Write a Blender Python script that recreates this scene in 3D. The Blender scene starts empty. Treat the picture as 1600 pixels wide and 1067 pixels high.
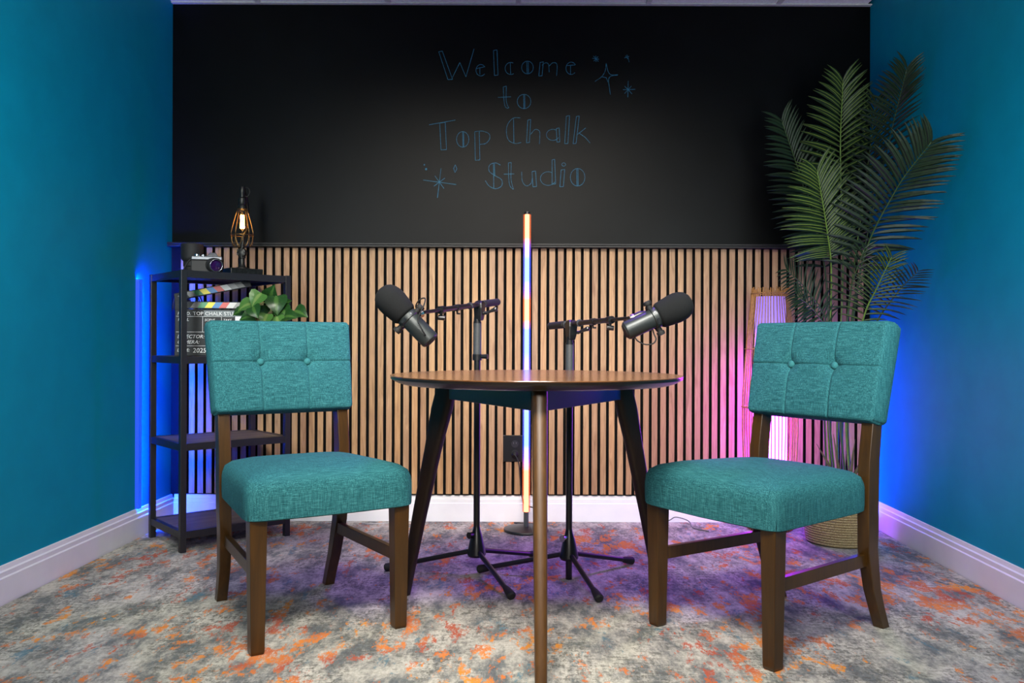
import bpy, bmesh, math, random
from mathutils import Vector, Matrix
random.seed(7)
S = bpy.context.scene
COL = S.collection
PI = math.pi
F = 1320.0; EYE = 0.84; ROLL = 0.0035

# ------------------------------------------------------------------ camera, world, lights, exposure
cd = bpy.data.cameras.new('camera'); cam = bpy.data.objects.new('camera', cd); COL.objects.link(cam)
cam.location = (0, 0, EYE); cam.rotation_euler = (PI/2, -ROLL, 0)
cd.sensor_width = 36; cd.lens = 36*F/1600; cd.clip_start = 0.05
S.camera = cam
w = bpy.data.worlds.new('world'); S.world = w; w.use_nodes = True
w.node_tree.nodes['Background'].inputs[0].default_value = (0.55, 0.6, 0.8, 1)
w.node_tree.nodes['Background'].inputs[1].default_value = 0.02
S.view_settings.view_transform = 'Standard'; S.view_settings.look = 'None'
S.view_settings.exposure = -0.3; S.view_settings.gamma = 1.0; S.view_settings.use_curve_mapping = False

def area(name, loc, target, sx, sy, power, col, spread=180):
    l = bpy.data.lights.new(name, 'AREA'); l.shape = 'RECTANGLE'; l.size = sx; l.size_y = sy
    l.energy = power; l.color = col; l.spread = math.radians(spread)
    o = bpy.data.objects.new(name, l); COL.objects.link(o); o.location = loc
    d = Vector(target)-Vector(loc); o.rotation_euler = d.to_track_quat('-Z', 'Y').to_euler()
    return o
area('back_panel_light', (0.0, 1.35, 2.33), (0.0, 3.95, 0.68), 1.6, 0.30, 20.5, (1, .93, .82), 56)
area('key_softbox', (-0.05, 0.85, 2.30), (0.0, 2.5, 0.30), 0.7, 0.4, 27, (1, .96, .90), 75)
area('front_fill', (-0.05, -0.4, 1.60), (0.0, 2.6, 0.50), 0.6, 0.4, 7, (1, .95, .88), 60)
area('overhead_softbox', (0.0, 1.6, 2.34), (0.0, 2.0, 0.0), 1.0, 0.4, 4, (1, .97, .93), 70)
area('left_wall_light', (-1.10, 1.05, 1.45), (-1.66, 2.2, 1.35), 0.3, 0.8, 25.0, (.93, 1, 1), 110)
area('right_wall_light', (1.10, 1.15, 1.25), (1.62, 2.5, 1.15), 0.3, 0.8, 20.0, (.93, 1, 1), 110)
area('violet_ceiling_light', (0.15, 3.2, 2.37), (0.05, 2.9, 0.0), 0.35, 0.35, 7, (.28, .08, 1), 70)

# ------------------------------------------------------------------ helpers
def at(px, py, Y):
    x = px-800; y = py-533.5
    xr = x + y*ROLL; yr = y - x*ROLL
    return Vector((xr*Y/F, Y, EYE-yr*Y/F))

def lin(c):
    return tuple(((v/255)/12.92 if v/255 <= .04045 else ((v/255+.055)/1.055)**2.4) for v in c)+(1,)

class NT:
    def __init__(s, name):
        s.m = bpy.data.materials.new(name); s.m.use_nodes = True; s.t = s.m.node_tree
        s.b = s.t.nodes['Principled BSDF']; s.out = s.t.nodes['Material Output']
    def n(s, typ, **kw):
        nd = s.t.nodes.new(typ)
        for k, v in kw.items():
            if k in ('inp',):
                for a, b in v.items(): nd.inputs[a].default_value = b
            else: setattr(nd, k, v)
        return nd
    def l(s, a, b): s.t.links.new(a, b)
    def coord(s, scale=(1,1,1), which='Object', rot=(0,0,0)):
        tc = s.n('ShaderNodeTexCoord'); mp = s.n('ShaderNodeMapping')
        mp.inputs['Scale'].default_value = scale; mp.inputs['Rotation'].default_value = rot
        s.l(tc.outputs[which], mp.inputs[0]); return mp.outputs[0]
    def noise(s, vec, scale, detail=4, rough=.55, dist=0):
        nd = s.n('ShaderNodeTexNoise', inp={'Scale': scale, 'Detail': detail, 'Roughness': rough, 'Distortion': dist})
        s.l(vec, nd.inputs['Vector']); return nd.outputs['Fac']
    def ramp(s, fac, stops, interp='LINEAR'):
        r = s.n('ShaderNodeValToRGB'); r.color_ramp.interpolation = interp
        e = r.color_ramp.elements
        while len(e) > 1: e.remove(e[-1])
        e[0].position = stops[0][0]; e[0].color = stops[0][1]
        for p, c in stops[1:]:
            k = e.new(p); k.color = c
        s.l(fac, r.inputs[0]); return r.outputs[0]
    def mix(s, fac, a, b, mode='MIX'):
        nd = s.n('ShaderNodeMix', data_type='RGBA', blend_type=mode)
        for sock, v in ((nd.inputs[0], fac), (nd.inputs[6], a), (nd.inputs[7], b)):
            if isinstance(v, (int, float, tuple)): sock.default_value = v
            else: s.l(v, sock)
        return nd.outputs[2]
    def math(s, op, a, b=0):
        nd = s.n('ShaderNodeMath', operation=op)
        for sock, v in ((nd.inputs[0], a), (nd.inputs[1], b)):
            if isinstance(v, (int, float)): sock.default_value = v
            else: s.l(v, sock)
        return nd.outputs[0]
    def bump(s, h, strength=.3, dist=.002):
        nd = s.n('ShaderNodeBump', inp={'Strength': strength, 'Distance': dist})
        s.l(h, nd.inputs['Height']); s.l(nd.outputs[0], s.b.inputs['Normal'])
    def setc(s, c): 
        if isinstance(c, tuple): s.b.inputs['Base Color'].default_value = c
        else: s.l(c, s.b.inputs['Base Color'])
def g(v): return (v, v, v, 1)

def plain(name, col, rough=.5, metal=0, spec=.5, nscale=60, var=.12, bump=.05):
    t = NT(name); v = t.coord()
    f = t.noise(v, nscale, 3)
    c2 = tuple(max(0, x*(1-var)) for x in col[:3])+(1,); c1 = tuple(min(1, x*(1+var)) for x in col[:3])+(1,)
    t.setc(t.ramp(f, [(.3, c2), (.7, c1)]))
    t.b.inputs['Roughness'].default_value = rough; t.b.inputs['Metallic'].default_value = metal
    t.b.inputs['Specular IOR Level'].default_value = spec
    if bump: t.bump(f, bump, .001)
    return t.m

def emis(name, col, strength):
    t = NT(name); t.setc(g(.02)); t.b.inputs['Emission Color'].default_value = tuple(col)+(1,)
    t.b.inputs['Emission Strength'].default_value = strength
    return t.m

M = {}
M['teal_paint'] = plain('teal_wall_paint', (.0, .23, .34, 1), .6, spec=.12, nscale=9, var=.05, bump=.03)
M['black_paint'] = plain('chalkboard_paint', (.0016, .0021, .0026, 1), .40, spec=.09, nscale=7, var=.25, bump=.02)
M['ledge'] = plain('black_ledge_paint', (.004, .0045, .005, 1), .45, spec=.3, nscale=30)
M['felt'] = plain('black_felt', (.004, .004, .004, 1), .95, nscale=400, spec=.1)
M['white_trim'] = plain('white_trim_paint', (.66, .66, .69, 1), .4, nscale=12, var=.03)
M['tile'] = plain('ceiling_tile', (.8, .8, .82, 1), .9, nscale=160, var=.12, bump=.3)
M['tbar'] = plain('ceiling_grid_metal', (.55, .55, .55, 1), .5)
M['subfloor'] = plain('subfloor', (.08, .075, .07, 1), .9)
M['plaster'] = plain('rear_wall_paint', (.08, .085, .09, 1), .8)
M['black_metal'] = plain('black_powder_metal', (.008, .008, .009, 1), .42, nscale=200)
M['stand_black'] = plain('stand_black', (.006, .006, .007, 1), .33, nscale=200)
M['stand_grey'] = plain('stand_grey_tube', (.045, .05, .055, 1), .4, nscale=200)
M['chrome'] = plain('chrome', (.6, .6, .62, 1), .25, 1)
M['foam'] = plain('windscreen_foam', (.009, .010, .0105, 1), .95, nscale=900, var=.5, bump=.6, spec=.2)
M['mic_body'] = plain('mic_body_grey', (.024, .030, .030, 1), .38, .3, nscale=300)
M['rubber'] = plain('black_rubber', (.006, .006, .006, 1), .7)
M['silver'] = plain('camera_silver', (.10, .105, .115, 1), .4, .9)
M['leather'] = plain('camera_leatherette', (.012, .012, .012, 1), .6, nscale=700, bump=.5)
M['dark_pipe'] = plain('aged_iron_pipe', (.028, .028, .026, 1), .42, .8, nscale=120, var=.4)
M['brass'] = plain('brass_wire', (.22, .13, .045, 1), .35, .9, nscale=100)
M['lens_glass'] = plain('lens_glass', (.02, .004, .05, 1), .05, 0, 1, bump=0)
M['chalk'] = None
M['rattan'] = plain('rattan_cane', (.36, .17, .055, 1), .5, nscale=80, var=.3)
M['stem'] = plain('palm_stem', (.10, .17, .025, 1), .45, nscale=40, var=.25)
M['sheath'] = plain('palm_sheath', (.06, .045, .02, 1), .7, nscale=60, var=.3)
M['soil'] = plain('dark_moss', (.02, .018, .01, 1), .9, nscale=90, var=.5)
M['liner'] = plain('pale_liner', (.45, .45, .43, 1), .7)
M['white_cable'] = plain('white_cable', (.6, .6, .6, 1), .4)
M['grey_cable'] = plain('grey_cable', (.12, .12, .12, 1), .4)
M['board_dark'] = plain('slate_dark', (.022, .025, .027, 1), .55, spec=.2, nscale=15, var=.2)
M['board_white'] = plain('slate_white', (.55, .58, .58, 1), .3, nscale=15)
M['board_label'] = plain('slate_label_strip', (.035, .06, .065, 1), .4, nscale=15)
M['ink_white'] = plain('white_print', (.62, .64, .64, 1), .5, bump=0)
M['pot'] = plain('dark_ceramic_pot', (.02, .02, .022, 1), .35)
for nm, c in dict(green=(.02,.22,.07,1), yellow=(.75,.62,.01,1), blue=(.01,.17,.42,1), red=(.5,.05,.04,1), pale=(.5,.5,.48,1), grey=(.2,.2,.19,1), mid=(.11,.11,.105,1)).items():
    M['st_'+nm] = plain('stripe_'+nm, c, .45, bump=0, var=.04)
M['blue_led'] = emis('blue_led', (.0, .045, 1), 2300)
M['blue_led_b'] = emis('blue_led_dim', (.0, .06, 1), 90)
M['blue_led_soft'] = emis('blue_led_soft', (.0, .09, 1), 1.1)
M['filament'] = emis('filament_glow', (1, .50, .13), 45)

def chalk_mat():
    t = NT('blue_chalk'); v = t.coord()
    f = t.noise(v, 420, 3, .7)
    t.setc(t.ramp(f, [(.35, (.014, .07, .12, 1)), (.6, (.035, .22, .38, 1))]))
    t.b.inputs['Roughness'].default_value = .95
    return t.m
M['chalk'] = chalk_mat()

def slat_mat():
    t = NT('oak_slat'); oi = t.n('ShaderNodeObjectInfo')
    tc = t.n('ShaderNodeTexCoord'); 
    cx = t.n('ShaderNodeCombineXYZ'); 
    r100 = t.math('MULTIPLY', oi.outputs['Random'], 60)
    t.l(r100, cx.inputs[0]); t.l(r100, cx.inputs[2])
    ad = t.n('ShaderNodeVectorMath', operation='ADD'); t.l(tc.outputs['Object'], ad.inputs[0]); t.l(cx.outputs[0], ad.inputs[1])
    mp = t.n('ShaderNodeMapping'); mp.inputs['Scale'].default_value = (1, 1, .07); t.l(ad.outputs[0], mp.inputs[0])
    f = t.noise(mp.outputs[0], 60, 5, .6, 1.6)
    mp2 = t.n('ShaderNodeMapping'); mp2.inputs['Scale'].default_value = (1, 1, .3); t.l(ad.outputs[0], mp2.inputs[0])
    k = t.noise(mp2.outputs[0], 9, 2, .5)
    c = t.ramp(f, [(.25, (.21, .115, .052, 1)), (.5, (.36, .215, .108, 1)), (.75, (.47, .30, .158, 1))])
    vary = t.ramp(oi.outputs['Random'], [(0, (.80, .74, .72, 1)), (.2, (1, .93, .80, 1)), (.4, (.90, .88, .90, 1)), (.6, (1, .98, .90, 1)), (.8, (.84, .80, .74, 1)), (1, (1.0, .98, 1.0, 1))], 'CONSTANT')
    c = t.mix(1, c, vary, 'MULTIPLY')
    knot = t.ramp(k, [(.70, g(0)), (.78, g(1))])
    c = t.mix(knot, c, (.16, .07, .03, 1))
    t.setc(c); t.b.inputs['Roughness'].default_value = .55; t.bump(f, .15, .0006)
    return t.m
M['slat'] = slat_mat()

def wood(name, dark, light, rough=.35, axis=2, scale=50, coat=0):
    t = NT(name); sc = [1, 1, 1]; sc[axis] = .08
    v = t.coord(tuple(sc)); f = t.noise(v, scale, 5, .6, .8)
    t.setc(t.ramp(f, [(.3, dark), (.7, light)])); t.b.inputs['Roughness'].default_value = rough
    t.b.inputs['Coat Weight'].default_value = coat; t.b.inputs['Coat Roughness'].default_value = .15
    t.bump(f, .06, .0005); return t.m
M['chair_wood'] = wood('chair_walnut', (.028, .012, .002, 1), (.056, .0235, .003, 1), .34)
M['table_top'] = wood('table_walnut_top', (.11, .042, .012, 1), (.20, .085, .028, 1), .22, 0, 45, .3)
M['table_leg'] = wood('table_leg_shaded', (.012, .006, .004, 1), (.022, .011, .006, 1), .5)  # rear legs: shade under the tabletop is put into the wood colour
M['table_front_leg'] = wood('table_leg_lit', (.055, .024, .006, 1), (.095, .042, .010, 1), .38)  # front leg: same wood, paler because the front light is coloured in
M['table_edge'] = wood('table_black_edge', (.008, .006, .005, 1), (.014, .010, .008, 1), .3)
for _k in ('table_leg', 'table_edge'): M[_k].node_tree.nodes['Principled BSDF'].inputs['Specular IOR Level'].default_value = .3 if _k == 'table_leg' else .5
M['shelf_wood'] = wood('grey_shelf_board', (.06, .045, .035, 1), (.15, .115, .09, 1), .5, 0, 30)

def fabric():
    t = NT('teal_linen'); 
    a = t.noise(t.coord((1, 1, .03)), 850, 2, .6)
    b = t.noise(t.coord((.03, 1, 1)), 850, 2, .6)
    c_ = t.noise(t.coord((1, .03, 1)), 850, 2, .6)
    s1 = t.math('ADD', t.math('ADD', a, b), t.math('MULTIPLY', c_, .6)); s1 = t.math('MULTIPLY', s1, 1/2.6)
    big = t.noise(t.coord((.25, .25, 1)), 60, 3)
    c = t.ramp(s1, [(.38, (.003, .030, .037, 1)), (.49, (.011, .095, .108, 1)), (.60, (.058, .235, .245, 1))])
    c = t.mix(t.math('MULTIPLY', big, .35), c, (.012, .10, .108, 1))
    t.setc(c); t.b.inputs['Roughness'].default_value = .88; t.b.inputs['Specular IOR Level'].default_value = .25
    t.bump(s1, .35, .0012); return t.m
M['fabric'] = fabric()
M['button'] = plain('teal_button', (.02, .15, .155, 1), .85, nscale=500, var=.35)

def rug_mat():
    t = NT('distressed_rug')
    v = t.coord((1, 1, 1)); warp = t.noise(v, 3, 3)
    base = t.noise(t.coord((1.3, .62, 1)), 6.5, 12, .78, .15)
    c = t.ramp(base, [(.34, (.085, .10, .11, 1)), (.43, (.17, .175, .165, 1)), (.49, (.33, .315, .27, 1)), (.56, (.50, .465, .39, 1)), (.70, (.64, .59, .50, 1))])
    sp = t.noise(t.coord((1.0, .5, 1)), 90, 6, .8)
    sp2 = t.noise(t.coord((.35, 1.6, 1)), 55, 4, .8)
    area_ = t.noise(t.coord((1.2, .5, 1)), 5, 6, .7)
    spm = t.math('MULTIPLY', t.ramp(t.math('ADD', t.math('MULTIPLY', sp, .6), t.math('MULTIPLY', sp2, .4)), [(.48, g(0)), (.55, g(1))]), t.ramp(area_, [(.42, g(.20)), (.56, g(.85))]))
    c = t.mix(spm, c, (.10, .098, .082, 1))
    bl = t.noise(t.coord((1.4, .55, 1), rot=(0, 0, .2)), 8.5, 9, .78, .2)
    blf = t.math('MULTIPLY', t.ramp(bl, [(.585, g(0)), (.62, g(.7))]), t.ramp(sp, [(.40, g(.35)), (.5, g(1))]))
    c = t.mix(blf, c, (.06, .17, .22, 1))
    og = t.noise(t.coord((1.35, .6, 1), rot=(0, 0, -.08)), 12.5, 10, .76, .15)
    reg = t.noise(t.coord((1, .7, 1)), 2.3, 2)
    og2 = t.math('ADD', og, t.math('MULTIPLY', t.math('SUBTRACT', reg, .5), .36))
    ogf = t.math('MULTIPLY', t.ramp(og2, [(.548, g(0)), (.572, g(.92))]), t.ramp(sp, [(.40, g(.15)), (.49, g(1))]))
    huev = t.noise(t.coord(), 3.3, 2)
    oc = t.ramp(huev, [(.40, (.42, .085, .04, 1)), (.52, (.66, .19, .03, 1)), (.65, (.72, .26, .02, 1))])
    c = t.mix(ogf, c, oc)
    t.setc(c); t.b.inputs['Roughness'].default_value = .95; t.b.inputs['Specular IOR Level'].default_value = .1
    fib = t.noise(t.coord(), 500, 3, .7); t.bump(fib, .6, .003)
    return t.m
M['rug'] = rug_mat()

def leaf_mat(name, dark, light, rib, rough=.5):
    t = NT(name); uv = t.n('ShaderNodeTexCoord'); sx = t.n('ShaderNodeSeparateXYZ'); t.l(uv.outputs['UV'], sx.inputs[0])
    d = t.math('ABSOLUTE', t.math('SUBTRACT', sx.outputs[0], .5))
    f = t.noise(t.coord(), 25, 3)
    c = t.ramp(f, [(.3, dark), (.7, light)])
    ribf = t.ramp(d, [(.06, g(1)), (.13, g(0))])
    c = t.mix(ribf, c, rib); t.setc(c); t.b.inputs['Roughness'].default_value = rough; t.b.inputs['Specular IOR Level'].default_value = .25
    return t.m
M['palm_leaf'] = leaf_mat('palm_leaflet', (.005, .015, .004, 1), (.011, .030, .007, 1), (.11, .15, .025, 1))
M['palm_dark'] = leaf_mat('palm_leaflet_dark', (.004, .011, .005, 1), (.008, .020, .007, 1), (.014, .032, .010, 1))
M['pothos'] = leaf_mat('pothos_leaf', (.006, .028, .006, 1), (.016, .06, .012, 1), (.04, .10, .02, 1), .3)
M['pothos_lt'] = leaf_mat('pothos_leaf_light', (.03, .09, .016, 1), (.055, .14, .03, 1), (.11, .18, .05, 1), .3)

def rope_mat():
    t = NT('seagrass_rope'); f = t.noise(t.coord((1, 1, 2.2)), 190, 3, .6)
    t.setc(t.ramp(f, [(.3, (.13, .085, .035, 1)), (.5, (.34, .25, .12, 1)), (.7, (.52, .42, .24, 1))]))
    t.b.inputs['Roughness'].default_value = .85; t.bump(f, .8, .004); return t.m
M['rope'] = rope_mat()

def zramp_emission(name, stops, z0, z1, strength):
    t = NT(name); tc = t.n('ShaderNodeTexCoord'); sx = t.n('ShaderNodeSeparateXYZ'); t.l(tc.outputs['Object'], sx.inputs[0])
    mr = t.n('ShaderNodeMapRange'); mr.inputs['From Min'].default_value = z0; mr.inputs['From Max'].default_value = z1
    t.l(sx.outputs[2], mr.inputs[0])
    c = t.ramp(mr.outputs[0], stops)
    t.setc(g(.05)); t.l(c, t.b.inputs['Emission Color']); t.b.inputs['Emission Strength'].default_value = strength
    return t.m
OR = (1, .33, .13, 1); BLU = (.14, .24, 1, 1); PUR = (.5, .25, 1, 1)
def yz(y): return (0.84-(y-533.5)*.00284)
def st(y, c): return ((yz(y)-yz(800))/(yz(335)-yz(800)), c)
TUBE = [(795, OR), (735, OR), (715, PUR), (695, BLU), (645, BLU), (600, PUR), (550, BLU), (515, BLU), (500, OR), (468, OR), (455, PUR), (438, BLU), (405, BLU), (385, PUR), (372, OR), (338, OR)]
M['tube_glow'] = zramp_emission('led_tube_glow', [st(y, c) for y, c in TUBE], yz(800), yz(335), 9)
M['shade_glow'] = zramp_emission('lamp_shade_glow', [(0, (.08, .03, .4, 1)), (.25, (.3, .04, .8, 1)), (.42, (.48, .035, 1, 1)), (.66, (.48, .035, 1, 1)), (.78, (.10, .025, .35, 1)), (.86, (.014, .008, .043, 1)), (1, (.010, .0055, .030, 1))], 0.02, 1.05, 42)
def halo_mat():  # bloom halo of the tube, put into a see-through emission colour
    SO = (1, .13, .01, 1); SB = (.0, .07, 1, 1); SP = (.22, .06, .9, 1)
    sub = {OR: SO, BLU: SB, PUR: SP}
    m = zramp_emission('tube_halo_glow', [st(y, sub[c]) for y, c in TUBE], yz(800), yz(335), 1.1)
    nt = m.node_tree; out = nt.nodes['Material Output']; em = nt.nodes['Principled BSDF']
    tr = nt.nodes.new('ShaderNodeBsdfTransparent'); mx = nt.nodes.new('ShaderNodeMixShader'); mx.inputs[0].default_value = .45
    nt.links.new(tr.outputs[0], mx.inputs[1]); nt.links.new(em.outputs[0], mx.inputs[2]); nt.links.new(mx.outputs[0], out.inputs[0])
    return m
M['halo'] = halo_mat()
def glass_mat():
    t = NT('bulb_glass'); gl = t.n('ShaderNodeBsdfGlossy'); gl.inputs['Roughness'].default_value = .05
    tr = t.n('ShaderNodeBsdfTransparent'); tr.inputs[0].default_value = (1, .9, .75, 1); mx = t.n('ShaderNodeMixShader'); mx.inputs[0].default_value = .08
    t.l(tr.outputs[0], mx.inputs[1]); t.l(gl.outputs[0], mx.inputs[2]); t.l(mx.outputs[0], t.out.inputs[0]); return t.m
M['bulb'] = glass_mat()

# ---- geometry helpers
def B(): return bmesh.new()
def fin(name, bm, mat, parent=None, smooth=False, bevel=0, loc=None):
    bmesh.ops.recalc_face_normals(bm, faces=bm.faces)
    me = bpy.data.meshes.new(name); bm.to_mesh(me); bm.free()
    if smooth:
        for p in me.polygons: p.use_smooth = True
    me.materials.append(M[mat] if isinstance(mat, str) else mat)
    o = bpy.data.objects.new(name, me); COL.objects.link(o)
    if parent: o.parent = parent
    if loc is not None: o.location = loc
    if bevel:
        b = o.modifiers.new('bevel', 'BEVEL'); b.width = bevel; b.segments = 2; b.limit_method = 'ANGLE'
    if smooth == 'auto':
        try:
            me.set_sharp_from_angle(angle=math.radians(35))
        except Exception: pass
    return o
def thing(name, label, cat, loc=(0,0,0), rz=0, group=None):
    o = bpy.data.objects.new(name, None); COL.objects.link(o); o.location = loc; o.rotation_euler = (0, 0, rz)
    o.empty_display_size = .05
    o['label'] = label; o['category'] = cat
    if group: o['group'] = group
    return o
def tag(o, label, cat, group=None):
    o['label'] = label; o['category'] = cat
    if group: o['group'] = group
    return o
def struct(o): o['kind'] = 'structure'; return o
def box(bm, lo, hi, Mx=None):
    vs = [Vector((x, y, z)) for x in (lo[0], hi[0]) for y in (lo[1], hi[1]) for z in (lo[2], hi[2])]
    if Mx: vs = [Mx @ v for v in vs]
    v = [bm.verts.new(p) for p in vs]
    for f in ((0,1,3,2),(4,6,7,5),(0,4,5,1),(2,3,7,6),(0,2,6,4),(1,5,7,3)): bm.faces.new([v[i] for i in f])
def prism(bm, pts, z0, z1):
    a = [bm.verts.new((x, y, z0)) for x, y in pts]; b = [bm.verts.new((x, y, z1)) for x, y in pts]
    n = len(pts); bm.faces.new(a[::-1]); bm.faces.new(b)
    for i in range(n): bm.faces.new((a[i], a[(i+1) % n], b[(i+1) % n], b[i]))
def loft(bm, secs, cap=True):
    rows = [[bm.verts.new(p) for p in s] for s in secs]
    for a, b in zip(rows, rows[1:]):
        n = len(a)
        for i in range(n): bm.faces.new((a[i], a[(i+1) % n], b[(i+1) % n], b[i]))
    if cap: bm.faces.new(rows[0][::-1]); bm.faces.new(rows[-1])
def axisM(p, d):
    d = Vector(d).normalized(); q = d.to_track_quat('Z', 'Y'); return Matrix.Translation(p) @ q.to_matrix().to_4x4()
def lathe(bm, prof, seg=24, Mx=None, cap=True):
    Mx = Mx or Matrix.Identity(4); rows = []
    for r, z in prof:
        rows.append([bm.verts.new(Mx @ Vector((r*math.cos(2*PI*k/seg), r*math.sin(2*PI*k/seg), z))) for k in range(seg)])
    for a, b in zip(rows, rows[1:]):
        for i in range(seg): bm.faces.new((a[i], a[(i+1) % seg], b[(i+1) % seg], b[i]))
    if cap: bm.faces.new(rows[0][::-1]); bm.faces.new(rows[-1])
def cyl(bm, a, b, r, r2=None, seg=16):
    a = Vector(a); b = Vector(b); lathe(bm, [(r, 0), (r if r2 is None else r2, (b-a).length)], seg, axisM(a, b-a))
def tube(bm, pts, r, seg=8, closed=False):
    pts = [Vector(p) for p in pts]; n = len(pts); rows = []; up = None
    for i, p in enumerate(pts):
        if closed: t = pts[(i+1) % n]-pts[i-1]
        else: t = pts[min(i+1, n-1)]-pts[max(i-1, 0)]
        t.normalize()
        if up is None: up = t.orthogonal().normalized()
        up = (up - t*up.dot(t)); up = up.normalized() if up.length > 1e-6 else t.orthogonal().normalized()
        s = t.cross(up); rr = r[i] if isinstance(r, (list, tuple)) else r
        rows.append([bm.verts.new(p+(up*math.cos(2*PI*k/seg)+s*math.sin(2*PI*k/seg))*rr) for k in range(seg)])
    prs = list(zip(rows, rows[1:]))+([(rows[-1], rows[0])] if closed else [])
    for a, b in prs:
        for i in range(seg): bm.faces.new((a[i], a[(i+1) % seg], b[(i+1) % seg], b[i]))
    if not closed: bm.faces.new(rows[0][::-1]); bm.faces.new(rows[-1])
def ring(c, r, n=32, ax=(0,0,1)):
    Mx = axisM(c, ax); return [Mx @ Vector((r*math.cos(2*PI*k/n), r*math.sin(2*PI*k/n), 0)) for k in range(n)]
def crom(P, n):
    P = [Vector(p) for p in P]; P = [P[0]*2-P[1]]+P+[P[-1]*2-P[-2]]; out = []
    for i in range(1, len(P)-2):
        for k in range(n):
            t = k/n; a, b, c, d = P[i-1], P[i], P[i+1], P[i+2]
            out.append(.5*((2*b)+(c-a)*t+(2*a-5*b+4*c-d)*t*t+(3*b-a-3*c+d)*t**3))
    out.append(P[-2]); return out

# ------------------------------------------------------------------ the room
YB = 3.96
LX = lambda y: -1.595-(YB-y)*.025
RX = lambda y: 1.674-(YB-y)*.031
Y0 = -2.0; H = 2.416
bm = B(); prism(bm, [(LX(Y0)-.12, Y0-.12), (RX(Y0)+.12, Y0-.12), (RX(YB)+.12, YB+.12), (LX(YB)-.12, YB+.12)], -.15, -.008)
struct(fin('floor', bm, 'subfloor'))
bm = B(); prism(bm, [(LX(Y0)-.1, Y0), (LX(Y0), Y0), (LX(YB), YB), (LX(YB)-.1, YB)], -.008, H+.1); struct(fin('wall_left', bm, 'teal_paint'))
bm = B(); prism(bm, [(RX(Y0), Y0), (RX(Y0)+.1, Y0), (RX(YB)+.1, YB), (RX(YB), YB)], -.008, H+.1); struct(fin('wall_right', bm, 'teal_paint'))
bm = B(); box(bm, (LX(YB)-.1, YB, -.008), (RX(YB)+.1, YB+.1, H+.1)); wall_back = struct(fin('wall_back', bm, 'black_paint'))
bm = B(); box(bm, (LX(Y0)-.1, Y0-.1, -.008), (RX(Y0)+.1, Y0, H+.1)); struct(fin('wall_front', bm, 'plaster'))
bm = B(); prism(bm, [(LX(Y0)-.1, Y0-.1), (RX(Y0)+.1, Y0-.1), (RX(YB)+.1, YB+.1), (LX(YB)-.1, YB+.1)], H+.10, H+.16)
ceiling = struct(fin('ceiling', bm, 'tile'))
# suspended ceiling: grid bars and tiles
xs = [-1.80]+[.024+.607*k for k in range(-2, 3)]+[1.80]
ys = [YB-.607*k for k in range(0, 11)]
tile_me = {}
for i in range(len(xs)-1):
    for j in range(len(ys)-1):
        y1, y0 = ys[j]-.003, max(ys[j+1]+.003, Y0)
        x0, x1 = max(xs[i]+.003, LX(y1)+.001), min(xs[i+1]-.003, RX(y1)-.001)
        if i == 0: x0 = LX(y1)
        if i == len(xs)-2: x1 = RX(y0)
        bm = B(); box(bm, (x0, y0, H+.006), (x1, y1, H+.022)); fin('ceiling_tile', bm, 'tile', ceiling)
for x in xs[1:-1]:
    bm = B(); box(bm, (x-.012, Y0, H), (x+.012, YB, H+.006)); fin('ceiling_grid_bar', bm, 'tbar', ceiling)
for y in ys[1:-1]:
    bm = B(); box(bm, (LX(y), y-.012, H+.0005), (RX(y), y+.012, H+.0055)); fin('ceiling_grid_bar', bm, 'tbar', ceiling)
bm = B(); box(bm, (LX(YB), YB-.022, H-.001), (RX(YB), YB, H+.004)); fin('wall_angle', bm, 'tbar', ceiling)

# rug
bm = B(); prism(bm, [(LX(Y0)+.022, Y0+.02), (RX(Y0)-.022, Y0+.02), (RX(3.94)-.022, 3.938), (LX(3.94)+.022, 3.938)], -.008, 0)
rug = tag(fin('area_rug', bm, 'rug'), 'distressed cream, grey, blue and orange rug covering the whole floor', 'rug')

# baseboards
PRO = [(0, 0), (.017, 0), (.017, .082), (.013, .086), (.013, .101), (.008, .105), (.006, .119), (0, .12)]
def baseboard(name, a, b, nrm):
    bm = B(); nrm = Vector(nrm)
    secs = [[Vector((p[0], p[1], 0))+nrm*o+Vector((0, 0, z-.008 if z == 0 else z)) for o, z in PRO] for p in (a, b)]
    loft(bm, secs); return struct(fin(name, bm, 'white_trim'))
baseboard('baseboard_left', (LX(Y0), Y0), (LX(YB), YB), (1, 0, 0))
baseboard('baseboard_right', (RX(Y0), Y0), (RX(YB), YB), (-1, 0, 0))
baseboard('baseboard_back', (LX(YB)+.017, YB), (RX(YB)-.017, YB), (0, -1, 0))

# chalk lettering drawn on the black wall (strokes in a 3.953 px per px sketch of the board)
def cw(x, y):
    p = at(640+x/3.953, 50+y/3.953, YB-.001); return p
def stroke(bm, pts, wd=.0022):
    P = [cw(*p) for p in pts]
    if len(P) > 3: P = crom(P, 4)
    for i, p in enumerate(P): p.y = YB-.0012
    rows = []
    for i, p in enumerate(P):
        t = P[min(i+1, len(P)-1)]-P[max(i-1, 0)]; t.normalize(); s = Vector((-t.z, 0, t.x))*wd*(.42+.12*math.sin(i*2.3))
        rows.append([bm.verts.new(p+s), bm.verts.new(p-s), bm.verts.new(p-s+Vector((0, .001, 0))), bm.verts.new(p+s+Vector((0, .001, 0)))])
    for a, b in zip(rows, rows[1:]):
        for i in range(4): bm.faces.new((a[i], a[(i+1) % 4], b[(i+1) % 4], b[i]))
    bm.faces.new(rows[0]); bm.faces.new(rows[-1][::-1])
def ell(cx, cy, rx, ry, a0=0, a1=360, n=14):
    return [(cx+rx*math.cos(math.radians(a0+(a1-a0)*k/n)), cy-ry*math.sin(math.radians(a0+(a1-a0)*k/n))) for k in range(n+1)]
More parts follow.
